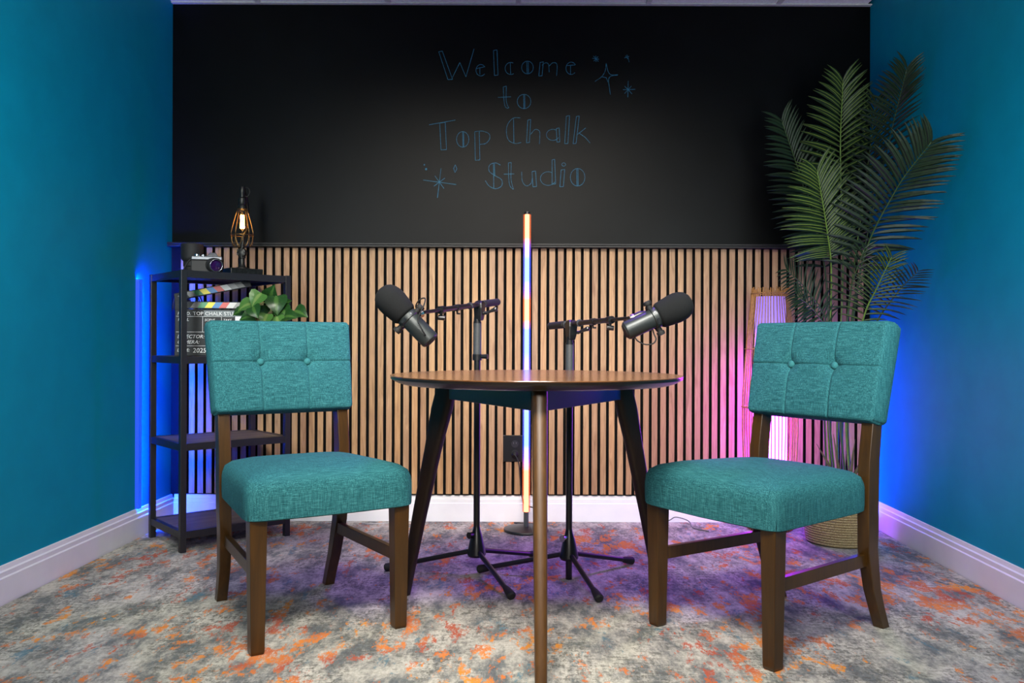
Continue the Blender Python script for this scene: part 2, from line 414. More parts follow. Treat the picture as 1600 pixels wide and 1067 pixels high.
def bar(x0, y0, x1, y1, w0=20, w1=None):
    w1 = w0 if w1 is None else w1
    return [[(x0, y0), (x1, y1)], [(x1, y1), (x1+w1, y1-2)], [(x1+w1, y1-2), (x0+w0, y0-4)], [(x0+w0, y0-4), (x0, y0)]]
words = {
 'Welcome': bar(180,122,237,294,22,28)+[[(265,280),(310,188)],[(310,188),(348,277)],[(348,277),(398,104)]]
   +[[(412,226),(466,214)], ell(440,236,30,35,35,320), [(434,222),(434,262)]]
   +bar(518,114,524,268,22)+[ell(625,225,35,37,65,300),[(622,192),(624,258)]]
   +[ell(728,219,36,39),[(724,182),(726,256)],[(733,182),(734,256)]]
   +bar(806,188,798,272,20)+[[(818,205),(840,190),(858,200),(862,248)],[(862,210),(885,190),(910,200),(908,270)]]
   +[[(968,208),(1022,203)], ell(998,224,32,38,35,315), [(994,208),(994,262)]],
 'to': [[(578,340),(584,430),(592,462),(604,470)],[(578,340),(598,334)],[(598,334),(596,410),(602,446),(612,466)],[(604,472),(614,466)],[(545,404),(626,400)]]
   +[ell(707,429,42,44),[(704,386),(706,472)],[(711,386),(712,472)]],
 'Top': [[(120,573),(282,544)]]+bar(186,562,194,728,34)+[ell(328,663,38,48),[(328,616),(330,710)],[(334,616),(335,710)]]
   +bar(402,616,406,792,28)+[[(412,614),(450,612),(490,628),(494,660),(470,688),(434,694)]],
 'Chalk': [[(684,530),(640,532),(606,570),(598,620),(612,668),(650,688),(690,682)],[(642,535),(644,684)]]
   +bar(730,544,722,684,18)+[[(748,632),(775,602),(802,612),(804,650),(802,692)]]
   +[ell(885,635,40,34,60,330)]+bar(906,596,910,680,18)+bar(968,520,958,690,20)+bar(1030,522,1010,690,18)+[[(1038,632),(1088,592)],[(1044,622),(1084,650),(1116,686)]],
 'Studio': [[(562,822),(530,808),(494,822),(492,860),(530,888),(568,912),(568,950),(530,968),(490,950),(468,918)],[(518,812),(520,965)],[(524,812),(526,890)]]
   +[[(610,808),(612,900),(620,950),(640,972)],[(610,808),(628,806)],[(628,806),(626,900),(634,945),(642,972)],[(582,878),(646,876)]]
   +[[(692,862),(696,920),(720,950),(750,935),(758,900)]]+bar(756,862,762,956,22)
   +[ell(856,905,48,42,60,330)]+bar(880,790,880,940,16,22)+bar(936,852,928,956,22)+[ell(952,818,12,10)]
   +[ell(1038,897,45,54),[(1032,845),(1034,950)],[(1040,845),(1041,950)]],
}
for wd, sts in words.items():
    bm = B()
    for s in sts: stroke(bm, s)
    o = fin('chalk_word', bm, 'chalk', wall_back); o['label'] = 'hand-drawn blue chalk word %s' % wd
stars = [
 [[(1128,162),(1170,168)],[(1150,146),(1152,184)],[(1136,148),(1166,182)],[(1164,152),(1138,180)]],
 [[(1342,140),(1350,160),(1356,186)],[(1326,160),(1356,150)],[(1334,146),(1348,166)]],
 [[(1214,194),(1208,240),(1186,276),(1145,305)],[(1214,194),(1226,244),(1246,264),(1286,264)],[(1286,266),(1244,272),(1228,296),(1232,330),(1240,386)],[(1186,276),(1214,282),(1226,310)]],
 [[(1350,302),(1348,404)],[(1318,356),(1394,354)],[(1328,334),(1374,382)],[(1370,334),(1328,380)],[(1340,345),(1360,365)]],
 [[(84,914),(288,942)],[(194,842),(172,1024)],[(156,888),(212,966)],[(218,902),(150,952)]],
 [[(282,820),(272,842),(280,868)],[(282,820),(292,844),(280,868)]],
 [ell(102,847,5,6),ell(102,847,2,3)], [ell(91,820,3,3)],
]
for sts in stars:
    bm = B()
    for s in sts: stroke(bm, s)
    fin('chalk_star', bm, 'chalk', wall_back)

# ledge under the chalkboard
bm = B(); zl = 1.274
box(bm, (LX(YB)+.001, YB-.062, zl), (RX(YB)-.001, YB, zl+.010)); box(bm, (LX(YB)+.001, YB-.062, zl+.010), (RX(YB)-.001, YB-.054, zl+.020))
tag(fin('chalk_ledge', bm, 'ledge', bevel=.002), 'long black chalk ledge running between black wall and slats', 'ledge')

# slatted panelling
panel = thing('slat_wall_panel', 'oak slat acoustic panelling with black felt gaps along the back wall', 'wall panel', (0, YB, .125))
bm = B(); box(bm, (LX(YB)+.002, -.009, 0), (RX(YB)-.002, 0, zl-.125)); fin('felt_backing', bm, 'felt', panel)
SZ0, SZ1 = .004, zl-.125-.001
ob0, ob1 = .84-(722-533.5)*.00298-.125, .84-(680-533.5)*.00298-.125    # outlet box cut-out
sb = {}
def slat(x, z0, z1):
    key = (round(z0, 4), round(z1, 4))
    if key not in sb:
        bm = B(); box(bm, (-.0131, -.026, z0), (.0131, -.009, z1)); so_ = sb[key] = fin('slat', bm, 'slat', panel); so_.location = (x, 0, 0); so_.data.materials.append(M['felt'])
        for pf in so_.data.polygons: pf.material_index = 1 if abs(pf.normal.x) > .9 else 0
    else:
        c = sb[key].copy(); COL.objects.link(c); c.parent = panel; c.location = (x, 0, 0)
k = 0
while True:
    x = -1.543+.0135+.0399*k
    if x > RX(YB)-.02: break
    pxl = 800+x/.002977
    if 786 < pxl < 825: slat(x, SZ0, ob0); slat(x, ob1, SZ1)
    else: slat(x, SZ0, SZ1)
    k += 1
# wall socket
so = at(804.5, 701, 3.935); 
ot = thing('wall_socket', 'black double wall socket set into the slats behind the table', 'socket', (so.x, YB-.009, so.z))
bm = B(); box(bm, (-.064, -.012, -.062), (.064, 0, .062)); fin('cover_plate', bm, 'ledge', ot, bevel=.003)
for dz in (.022, -.022):
    bm = B(); lathe(bm, [(.016, 0), (.017, .003), (.0, .0031)], 20, axisM(Vector((0, -.012, dz)), (0, -1, 0)), cap=False)
    fin('socket_face', bm, 'black_metal', ot)
    bm = B()
    for dx in (-.006, .006): box(bm, (dx-.001, -.0162, dz), (dx+.001, -.015, dz+.008))
    fin('socket_slot', bm, 'grey_cable', ot)

# ------------------------------------------------------------------ led tube lamp
p = at(822, 829, 3.75); tx, ty = p.x+.0, 3.75
tl = thing('led_tube_lamp', 'tall glowing multicoloured light tube on a round black base behind the table', 'lamp', (tx, ty, 0))
bm = B(); lathe(bm, [(.0, 0), (.098, 0), (.100, .006), (.098, .012), (.05, .017), (.02, .020), (.0, .021)], 40, cap=False); fin('base_disc', bm, 'black_metal', tl, 'auto')
bm = B(); cyl(bm, (0, 0, .018), (0, 0, .085), .011); fin('stem', bm, 'stand_grey', tl, 'auto')
z0, z1 = .085, yz(335)
bm = B(); lathe(bm, [(.0100, z0), (.0100, z1)], 16); tube_o = fin('light_tube', bm, 'tube_glow', tl, True)
bm = B(); lathe(bm, [(.0172, z0), (.0172, z1)], 20, cap=False); fin('tube_halo_shell', bm, 'halo', tl, True)  # shell added around the tube to imitate its bloom halo
bm = B(); cyl(bm, (0, 0, z1), (0, 0, z1+.012), .013); fin('end_cap', bm, 'black_metal', tl, 'auto')
# its cord and plug
bm = B()
zz = so.z-.022
cord = crom([(so.x, 3.905, zz), (so.x+.018, 3.895, zz-.04), (so.x+.026, 3.905, zz-.12), (so.x+.028, 3.915, .16), (so.x+.045, 3.90, .09), (so.x+.10, 3.86, .075), (so.x+.12, 3.86, .03), (tx+.04, 3.88, .004), (tx-.05, 3.90, .004), (tx-.02, 3.862, .004)], 6)
tube(bm, cord, .0028, 6); pc = tag(fin('power_cord', bm, 'rubber', smooth=True), 'black power cord hanging from the wall socket to the tube lamp', 'cord')
bm = B(); lathe(bm, [(.013, 0), (.015, .01), (.013, .022), (.006, .03)], 16, axisM(Vector((so.x, 3.936, zz)), (0, -1, 0))); fin('plug', bm, 'rubber', pc, 'auto')
# floor cables
bm = B(); tube(bm, crom([at(508, 817, 3.9)+Vector((0,0,-.0)), at(560, 817, 3.91), at(580, 818.5, 3.88), at(618, 817, 3.90), at(660, 818, 3.88)], 5), .0025, 6)
for v in bm.verts: v.co.z = max(min(v.co.z, .006), .0)+.001
tag(fin('floor_cable', bm, 'white_cable', smooth=True), 'thin white cable lying on the rug along the back baseboard', 'cable')
bm = B(); c0 = at(1043, 815, 3.92)
tube(bm, crom([(c0.x-.02, 3.90, .004), (c0.x+.01, 3.90, .02), (c0.x+.035, 3.90, .032), (c0.x+.08, 3.89, .022), (c0.x+.095, 3.87, .012), (c0.x+.096, 3.80, .004), (c0.x+.15, 3.74, .003)], 5), .0028, 6)
tag(fin('looped_cable', bm, 'grey_cable', smooth=True), 'grey cable looping off the rug behind the right chair', 'cable')

# ------------------------------------------------------------------ table
TX, TY = .071, 2.48; TZ = .743
tb = thing('round_table', 'round walnut table with three splayed dark legs between the chairs', 'table', (TX, TY, 0))
bm = B(); lathe(bm, [(0, TZ-.004), (.42, TZ-.004), (.4235, TZ-.0035), (.425, TZ-.001), (.4245, TZ), (0, TZ)], 96, cap=False); fin('tabletop', bm, 'table_top', tb, 'auto')
bm = B(); lathe(bm, [(0, TZ-.026), (.385, TZ-.026), (.405, TZ-.020), (.4225, TZ-.010), (.4235, TZ-.0041), (0, TZ-.0041)], 96, cap=False)
e = fin('tabletop_edge', bm, 'table_edge', tb, 'auto'); e['label'] = 'black undercut edge'
angs = [-90, 30, 150]; rt, rb = .311, [.50, .53, .53]; abase = [-90, 37, 143]
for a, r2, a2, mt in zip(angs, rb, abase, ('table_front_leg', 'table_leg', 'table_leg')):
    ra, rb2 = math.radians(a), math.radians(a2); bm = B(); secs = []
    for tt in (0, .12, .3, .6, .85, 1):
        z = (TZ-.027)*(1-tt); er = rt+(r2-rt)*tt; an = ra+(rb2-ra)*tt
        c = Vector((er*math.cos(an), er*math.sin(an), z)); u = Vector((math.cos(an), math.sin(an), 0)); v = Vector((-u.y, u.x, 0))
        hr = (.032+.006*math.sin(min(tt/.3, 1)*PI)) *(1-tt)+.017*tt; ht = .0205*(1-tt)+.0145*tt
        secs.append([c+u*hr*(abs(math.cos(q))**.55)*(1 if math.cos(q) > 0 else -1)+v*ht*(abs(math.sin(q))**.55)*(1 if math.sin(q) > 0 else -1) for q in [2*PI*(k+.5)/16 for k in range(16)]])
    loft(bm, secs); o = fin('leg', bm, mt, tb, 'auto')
    if mt == 'table_front_leg': o['label'] = 'front leg with the light put into its brown'
za, zb = .661, TZ-.0262
for a, b in ((0, 1), (1, 2), (2, 0)):
    pa = Vector((math.cos(math.radians(angs[a])), math.sin(math.radians(angs[a])), 0))*rt
    pb = Vector((math.cos(math.radians(angs[b])), math.sin(math.radians(angs[b])), 0))*rt
    d = (pb-pa).normalized(); n = Vector((d.y, -d.x, 0)); pa = pa+d*.025; pb = pb-d*.025
    bm = B(); prism(bm, [((pa+n*.010).x, (pa+n*.010).y), ((pb+n*.010).x, (pb+n*.010).y), ((pb-n*.010).x, (pb-n*.010).y), ((pa-n*.010).x, (pa-n*.010).y)], za, zb)
    fin('apron', bm, 'table_edge', tb, bevel=.002)

# ------------------------------------------------------------------ chairs
def smooth01(t): t = max(0, min(1, t)); return t*t*(3-2*t)
def make_chair(label, loc, rz):
    t = thing('dining_chair', label, 'chair', loc, rz, 'teal upholstered chairs on either side of the table')
    # seat cushion : closed super-ellipse loft, wider at the front
    bm = B(); N = 64; secs = []
    prof = [(.965, .358), (.995, .362), (1.0, .38), (1.0, .425), (.992, .445), (.965, .463), (.90, .476), (.75, .486), (.5, .493), (.25, .496), (.02, .497)]
    for s, z in prof:
        row = []
        for k in range(N):
            q = 2*PI*k/N; cx, cy = math.cos(q), math.sin(q); e = (.13 if cy < 0 else .26)+(0 if s > .9 else .5*(1-s))
            x = (abs(cx)**e)*(1 if cx > 0 else -1); y = (abs(cy)**e)*(1 if cy > 0 else -1)
            hw = .246-.034*(y+1)/2
            bow = -.012*(1-x*x) if y < 0 else 0
            row.append(Vector((x*s*hw, y*s*.239+bow*s-.028, z-(.004 if z > .44 else 0)*(y+1))))
        for p_ in row: p_.y -= .014
        secs.append(row)
    loft(bm, secs); seat = fin('seat', bm, 'fabric', t, 'auto')
    for sx in (-1, 1):
        bm = B(); tube(bm, [(sx*.2345, -.2700, .365), (sx*.2355, -.2708, .39), (sx*.2355, -.2708, .425), (sx*.2335, -.2688, .444), (sx*.227, -.262, .462)], .0014, 6); fin('corner_seam', bm, 'fabric', seat, True)
    # backrest pad, tufted
    W2, Hh, zc = .230, .152, .752; tilt = .21; yb = .240
    def bp(u, v, side):   # u,v in -1..1
        x = u*W2*(1.012+.022*v); z = v*Hh
        ex = max(0, (abs(u)-.93)/.07); ez = max(0, (abs(v)-.90)/.10)
        rr = min(1, math.sqrt(ex*ex+ez*ez)); edge = max(0, 1-rr**3)**.45
        thk = .041*edge
        if side > 0:
            thk *= .9
            return x, z, thk+.001
        puff = .012*(1-abs(u)**3)*(1-abs(v)**3)
        thk += puff*edge
        for bx in (-.33, .33):
            dx = (u-bx)*W2; dz = z-.012
            r = math.hypot(dx, dz)
            thk -= .014*math.exp(-(r/.022)**2)+.004*math.exp(-(r/.055)**2)
            thk -= .0042*math.exp(-(dx/.0030)**2)*edge
        thk -= .0040*math.exp(-((z-.012)/.0030)**2)*edge
        return x, z, -thk
    tm = Matrix.Translation((0, yb, zc)) @ Matrix.Rotation(-tilt, 4, 'X')
    def grid(n):  # denser near edges and seams
        a = [-1+2*k/n for k in range(n+1)]; a += [-.985, -.95, .95, .985, -.97, .97]; return sorted(set(round(v, 4) for v in a))
    us = sorted(set(grid(60)+[s*.33+d for s in (-1, 1) for d in (-.02, -.012, 0, .012, .02)])); vs = sorted(set(grid(44)+[.079+d for d in (-.03, -.018, 0, .018, .03)]))
    bm = B(); lay = {}
    for side in (-1, 1):
        G = [[None]*len(vs) for _ in us]
        for i, u in enumerate(us):
            for j, v in enumerate(vs):
                bd = i in (0, len(us)-1) or j in (0, len(vs)-1)
                if bd and side > 0: G[i][j] = lay[(i, j)]; continue
                x, z, y = bp(u, v, side)
                # round the four corners
                if abs(u) > .93 and abs(v) > .90:
                    cxn = (abs(u)-.93)/.07; czn = (abs(v)-.90)/.10; m = max(cxn, czn); L = math.hypot(cxn, czn)
                    if L > 0:
                        cxn, czn = cxn*m/L, czn*m/L
                        x = math.copysign((.93+.07*cxn)*W2, u)*(1.012+.022*v); z = math.copysign((.90+.10*czn)*Hh, v)
                if bd: y = 0
                vt = bm.verts.new(tm @ Vector((x, y, z))); G[i][j] = vt
                if bd: lay[(i, j)] = vt
        for i in range(len(us)-1):
            for j in range(len(vs)-1):
                bm.faces.new((G[i][j], G[i+1][j], G[i+1][j+1], G[i][j+1]))
    back = fin('backrest', bm, 'fabric', t, True)
    for bx in (-.33, .33):
        bm = B(); c = tm @ Vector((bx*W2*1.01, -.034, .012)); lathe(bm, [(.0, .011), (.006, .0105), (.0105, .007), (.012, .002), (.011, -.003), (.0, -.003)][::-1], 18, axisM(c, tm.to_3x3() @ Vector((0, -1, 0))), cap=False)
        fin('button', bm, 'button', t, True)
    # front legs
    for sx in (-1, 1):
        bm = B(); secs = []
        for z, h in ((0, .0165), (.008, .0185), (.37, .0235)):
            x, y = sx*.207, -.246
            x += sx*(.0 if z > .1 else .0)
            secs.append([Vector((x+a*h, y+b*h, z)) for a, b in ((-1,-1),(1,-1),(1,1),(-1,1))])
        loft(bm, secs); fin('leg', bm, 'chair_wood', t, bevel=.002)
    # rear legs rise into the back posts
    def ry(z):
        pts = [(0, .285), (.12, .232), (.24, .200), (.37, .192), (.50, .196), (.62, .212), (.80, .246)]
        for (z0, y0), (z1, y1) in zip(pts, pts[1:]):
            if z <= z1: return y0+(y1-y0)*(z-z0)/(z1-z0)
        return pts[-1][1]
    for sx in (-1, 1):
        bm = B(); secs = []
        for z in (0, .06, .12, .18, .24, .30, .37, .44, .50, .56, .62, .72, .80):
            hd = .017+.009*smooth01(z/.35)-.006*smooth01((z-.45)/.35); hw = .0165+.002*smooth01(z/.3)
            x = sx*(.180+.014*smooth01(z/.40)); y = ry(z)+.004
            secs.append([Vector((x+a*hw, y+b*hd, z)) for a, b in ((-1,-1),(1,-1),(1,1),(-1,1))])
        loft(bm, secs); fin('leg', bm, 'chair_wood', t, 'auto', bevel=.002)
    for sx in (-1, 1):
        bm = B(); a = Vector((sx*.205, -.232, .212)); b = Vector((sx*.183, .195, .212))
        secs = [[p+Vector((dx, 0, dz)) for dx, dz in ((-.009, -.018), (.009, -.018), (.009, .018), (-.009, .018))] for p in (a, b)]
        loft(bm, secs); fin('stretcher', bm, 'chair_wood', t, bevel=.0015)
    return t
make_chair('teal button-tufted chair on the left, in front of the black shelf', (-.636, 2.585, 0), math.radians(31.5))
make_chair('teal button-tufted chair on the right, in front of the cane lamp', (.756, 2.482, 0), math.radians(-55))

# ------------------------------------------------------------------ microphones on stands
def mic_stand(label, c, feet, pivot, front, rear, grey_top, grey_bot, col_side, tail):
    t = thing('microphone_stand', label, 'microphone stand', (c[0], c[1], 0), 0, 'black boom stands behind the table')
    L = lambda p: Vector(p)-Vector((c[0], c[1], 0))
    pv = L(pivot)
    bm = B(); cyl(bm, (0, 0, tail), (0, 0, grey_bot), .0115); fin('lower_pole', bm, 'stand_black', t, 'auto')
    bm = B(); cyl(bm, (0, 0, grey_bot-.02), (0, 0, grey_top), .0145, seg=20); fin('height_clutch', bm, 'stand_grey', t, 'auto')
    bm = B(); cyl(bm, (0, 0, grey_bot-.028), (0, 0, grey_bot-.006), .017); cyl(bm, (0, 0, grey_bot-.014), (.038, -.012, grey_bot-.014), .006, .009); fin('clutch_knob', bm, 'stand_black', t, 'auto')
    bm = B(); cyl(bm, (0, 0, grey_top), (0, 0, pv.z-.045), .0125); lathe(bm, [(.0145, grey_top), (.0145, grey_top+.006)], 20); fin('upper_pole', bm, 'stand_black', t, 'auto')
    # swivel head
    bm = B(); d = (L(front)-pv).normalized(); sd = d.cross(Vector((0, 0, 1))).normalized()
    top = pv+Vector((0, 0, .004))
    secs = []
    for z, wx, wy in ((-.058, .012, .012), (-.040, .018, .015), (-.01, .022, .016), (.006, .020, .015), (.014, .012, .012)):
        p = pv+Vector((0, 0, z)); secs.append([p+d*a*wx+sd*b*wy for a, b in ((-1,-1),(1,-1),(1,1),(-1,1))])
    loft(bm, secs); fin('swivel_head', bm, 'stand_black', t, bevel=.004)
    bm = B(); k0 = pv+Vector((0, 0, -.030)); ks = Vector((1, -.25, 0)).normalized()
    cyl(bm, k0, k0+ks*.030, .006); q0 = k0+ks*.028
    tube(bm, [q0, q0+Vector((.012, -.004, .006)), q0+Vector((.028, -.006, .012))], [.005, .0055, .008], 10); 
    lathe(bm, [(.0, -.009), (.007, -.006), (.009, 0), (.007, .006), (.0, .009)], 12, Matrix.Translation(q0+Vector((.030, -.006, .013))), cap=False)
    fin('wing_handle', bm, 'stand_black', t, 'auto')
    bm = B(); lathe(bm, [(.010, 0), (.010, .003), (.004, .004)], 16, axisM(pv+Vector((0, -.0145, -.012)), (0, -1, 0))); fin('pivot_bolt', bm, 'chrome', t, 'auto')
    # boom
    fr = L(front); rr = L(rear); tot = (fr-rr)
    bm = B(); cyl(bm, rr, rr+tot*.22, .0135, seg=20); fin('counterweight_grip', bm, 'rubber', t, 'auto')
    bm = B(); cyl(bm, rr+tot*.2, rr+tot*.80, .0088); cyl(bm, rr+tot*.78, fr, .0056); fin('boom_arm', bm, 'stand_black', t, 'auto')
    for s in (.23, .42):
        bm = B(); cyl(bm, rr+tot*s, rr+tot*(s+.012), .0125); fin('boom_collar', bm, 'silver', t, 'auto')
    bm = B(); cyl(bm, rr+tot*.78, rr+tot*.82, .0125); kk = rr+tot*.80; cyl(bm, kk, kk+Vector((0, 0, -.022)), .005); cyl(bm, kk+Vector((-.010, 0, -.024)), kk+Vector((.012, 0, -.026)), .008)
    fin('boom_lock_knob', bm, 'stand_black', t, 'auto')
    bm = B(); kk = rr+tot*.60; cyl(bm, kk-tot*.02, kk+tot*.02, .0115); tube(bm, [kk+Vector((0,0,-.008)), kk+Vector((0,0,-.020)), kk+Vector((.010,0,-.020))], .0035, 8); fin('cable_clip', bm, 'stand_black', t, 'auto')
    # hub and legs
    bm = B(); lathe(bm, [(.010, .185), (.014, .165), (.022, .14), (.030, .10), (.034, .078), (.030, .070), (.010, .068)], 24); fin('leg_hub', bm, 'stand_black', t, 'auto')
    bm = B(); cyl(bm, (-.012, -.012, .150), (-.026, -.030, .150), .010, .012); fin('hub_knob', bm, 'chrome' if col_side else 'stand_black', t, 'auto')
    for f in feet:
        f = L((f[0], f[1], 0)); dr = f.normalized(); a = dr*.022+Vector((0, 0, .088)); b = f+Vector((0, 0, .016))
        bm = B(); cyl(bm, a, b, .0088); lg = fin('leg', bm, 'stand_black', t, 'auto')
        bm = B(); d2 = (b-a).normalized(); lathe(bm, [(.009, -.05), (.012, -.035), (.0145, -.012), (.0150, .004), (.010, .010)], 16, axisM(b, d2)); fin('rubber_foot', bm, 'rubber', lg, 'auto')
    return t

def microphone(label, c, axis, mount, cable, knob_side):
    """c: point of the band; axis: tail -> head"""
    t = thing('studio_microphone', label, 'microphone', tuple(c), 0, 'broadcast microphones over the table')
    ax = Vector(axis).normalized(); Mx = axisM(Vector((0, 0, 0)), ax)
    pv = Vector((ax.z, 0, -ax.x)).normalized()       # pivot axis, roughly in the picture plane
    if pv.z < 0: pv = -pv
    bm = B(); lathe(bm, [(.0, -.094), (.024, -.094), (.0275, -.091), (.0285, -.086), (.0285, -.006), (.0, -.006)], 36, Mx, cap=False); fin('body', bm, 'mic_body', t, 'auto')
    bm = B(); lathe(bm, [(.0, -.0965), (.021, -.0965), (.0225, -.094), (.0, -.094)], 36, Mx, cap=False); fin('rear_plate', bm, 'rubber', t, 'auto')
    bm = B(); lathe(bm, [(.0285, -.006), (.032, -.004), (.0325, .010), (.030, .013), (.0, .013)], 36, Mx, cap=False); bd = fin('band', bm, 'mic_body', t, 'auto')
    # badges on the band
    side = Vector((0, -1, 0)); side = (side-ax*side.dot(ax)).normalized(); oth = ax.cross(side)
    for ang, ln in ((-22, .020), (30, .006), (42, .006)):
        an = math.radians(ang)*(1 if knob_side > 0 else -1); n = side*math.cos(an)+oth*math.sin(an); tg = ax.cross(n)
        bm = B(); p = n*.0326+ax*.003
        loft(bm, [[p+n*o+tg*a*ln/2+ax*b*.0035 for a, b in ((-1,-1),(1,-1),(1,1),(-1,1))] for o in (-.001, .0008)]); fin('badge', bm, 'silver', bd)
    bm = B(); lathe(bm, [(.0, .0131), (.034, .0131), (.0385, .020), (.0420, .045), (.0445, .066), (.0445, .080), (.041, .097), (.034, .110), (.023, .119), (.010, .123), (.0, .1235)], 40, Mx, cap=False)
    fin('windscreen', bm, 'foam', t, True)
    # yoke: pivots at either end of the band, arc behind the body
    mt = Vector(mount)-Vector(c); mt = mt*(1-.016/mt.length)
    bm = B(); pts = []
    bk = Vector((0, 1, 0))
    for k in range(13):
        a = math.radians(-90+180*k/12); pts.append(pv*math.sin(a)*.040+bk*math.cos(a)*.044-ax*.004)
    tube(bm, pts, .0045, 8); yk = fin('yoke', bm, 'stand_black', t, True)
    for s in (-1, 1):
        bm = B(); cyl(bm, pv*s*.030, pv*s*.050, .008, .0085); lathe(bm, [(.0115, .0), (.0125, .004), (.0115, .011), (.006, .012)], 16, axisM(pv*s*.043-ax*0, pv*s)); fin('yoke_knob', bm, 'rubber', t, 'auto')
    # mount from yoke to boom
    bm = B(); p0 = bk*.040+pv*.020-ax*.004; tube(bm, [p0, p0*.5+mt*.5+Vector((0, .006, .004)), mt], [.008, .010, .011], 12); fin('yoke_mount', bm, 'stand_black', t, 'auto')
    bm = B(); dd = (mt-p0).normalized(); lathe(bm, [(.0125, -.006), (.013, 0), (.0125, .006)], 20, axisM(mt, dd)); fin('mount_ring', bm, 'chrome', t, 'auto')
    bm = B(); tube(bm, crom([Vector(q)-Vector(c) for q in cable], 6), .0021, 8); fin('cable', bm, 'rubber', t, True)
    return t

# left
pvL = (-.117, 3.03, .972); frL = at(662, 488, 2.56); d = Vector(pvL)-frL; reL = Vector(pvL)+d*.40
mic_stand('left boom stand, its arm sloping down to the left microphone', (-.1245, 3.03), [(-.452, 3.08), (.000, 2.745), (.10, 3.27)], pvL, frL, reL, .905, .80, False, .07)
cL = at(639, 498, 2.50); axL = (-.70, .05, .70)
microphone('black studio microphone on the left boom, foam head tilted up leftwards', cL, axL, frL,
    [at(652, 487, 2.52), at(650, 477, 2.50), at(656, 468, 2.49), at(664, 466, 2.48), at(663, 475, 2.46), at(657, 488, 2.455), at(653, 500, 2.455), at(658, 512, 2.455), at(665, 524, 2.463)], 1)
pvR = (.209, 2.99, .903); frR = at(982, 497, 2.56); d = Vector(pvR)-frR; reR = Vector(pvR)+d*.45
mic_stand('right boom stand, its arm level towards the right microphone', (.204, 2.99), [(-.113, 3.06), (.283, 2.72), (.452, 3.185)], pvR, frR, reR, .830, .725, True, .0)
cR = at(1022, 497, 2.50)
microphone('black studio microphone on the right boom, foam head raised to the right', cR, (.905, .05, .42), frR,
    [at(1019, 512, 2.50), at(1022, 522, 2.50), at(1025, 530, 2.49), at(1020, 537, 2.49), at(1008, 538, 2.49), at(997, 533, 2.49), at(992, 527, 2.49)], -1)

# ------------------------------------------------------------------ corner shelf
C0 = Vector((-1.303, 3.345, 0)); U = Vector((math.cos(math.radians(41.5)), math.sin(math.radians(41.5)), 0)); V = Vector((-U.y, U.x, 0))
SW, SD = .445, .345; rzs = math.atan2(U.y, U.x)
sh = thing('shelf_unit', 'black metal four-tier shelf with grey-brown boards in the left corner', 'shelf', tuple(C0), rzs)
# local frame: x along the wide side, y towards the corner
SH = [1.118, .775, .430, .083]
for x, y in ((0, 0), (SW, 0), (0, SD), (SW, SD)):
    bm = B(); box(bm, (x-.012, y-.012, 0), (x+.012, y+.012, SH[0]+.002)); fin('post', bm, 'black_metal', sh, bevel=.0015)
for i, z in enumerate(SH):
    bm = B()
    h = .028
    box(bm, (.012, -.010, z-h), (SW-.012, .010, z)); box(bm, (.012, SD-.010, z-h), (SW-.012, SD+.010, z))
    box(bm, (-.010, .012, z-h), (.010, SD-.012, z)); box(bm, (SW-.010, .012, z-h), (SW+.010, SD-.012, z))
    fin('shelf_frame', bm, 'black_metal', sh)
    bm = B(); box(bm, (.0105, .0105, z-.016), (SW-.0105, SD-.0105, z-.001 if i else z-.0005)); fin('shelf_board', bm, 'shelf_wood' if i else 'black_metal', sh)
def SL(x, y, z): return C0+U*x+V*y+Vector((0, 0, z))
ZT, ZM = SH[0], SH[1]

# industrial cage lamp on the shelf
lb = SL(.30, .13, ZT)
lm = thing('cage_table_lamp', 'iron pipe table lamp with wire cage and glowing bulb on the shelf', 'lamp', tuple(lb), 0)
bm = B(); Rz = Matrix.Rotation(rzs, 4, 'Z'); box(bm, (-.072, -.052, 0), (.072, .052, .030), Rz); fin('base', bm, 'dark_pipe', lm, bevel=.003)
bm = B()
for dx in (-.004, .005): cyl(bm, Vector((dx-.02, -.060, .016)), Vector((dx-.02, -.066, .016)), .0018, seg=8)
fin('switch', bm, 'silver', lm)
bm = B(); lathe(bm, [(.034, .030), (.033, .034), (.018, .038), (.014, .045), (.0115, .052), (.0115, .075), (.015, .078), (.015, .084), (.0115, .087)], 20)
tube(bm, [(0, 0, .08), (.0, 0, .12), (.004, .0, .16), (.006, .012, .18), (.007, .040, .20), (.006, .055, .24), (.004, .055, .30), (.002, .045, .34), (.0, .02, .365), (-.001, .0, .372)], .0085, 12)
fin('pipe_stem', bm, 'dark_pipe', lm, 'auto')
bm = B(); lathe(bm, [(.004, -.020), (.018, -.016), (.021, -.006), (.021, .006), (.018, .014), (.004, .018)], 20, axisM(Vector((0, -.002, .100)), (0, -1, 0)))
for k in range(5): 
    a = 2*PI*k/5; cyl(bm, Vector((.015*math.cos(a), -.016, .100+.015*math.sin(a))), Vector((.015*math.cos(a), -.023, .100+.015*math.sin(a))), .004, seg=8)
fin('valve_knob', bm, 'dark_pipe', lm, 'auto')
bm = B(); lathe(bm, [(.010, .385), (.013, .378), (.013, .360), (.010, .352), (.010, .340), (.017, .334), (.018, .312), (.015, .306), (.019, .300), (.019, .286), (.012, .282)], 20, Matrix.Translation((0, 0, .0)))
fin('socket', bm, 'dark_pipe', lm, 'auto')
bm = B(); tube(bm, [Vector((.018+.014*math.cos(q), 0, .362+.020*math.sin(q))) for q in [math.radians(-130+260*k/10) for k in range(11)]], .0022, 8)
fin('hook', bm, 'dark_pipe', lm, True)
bm = B(); NB = 10
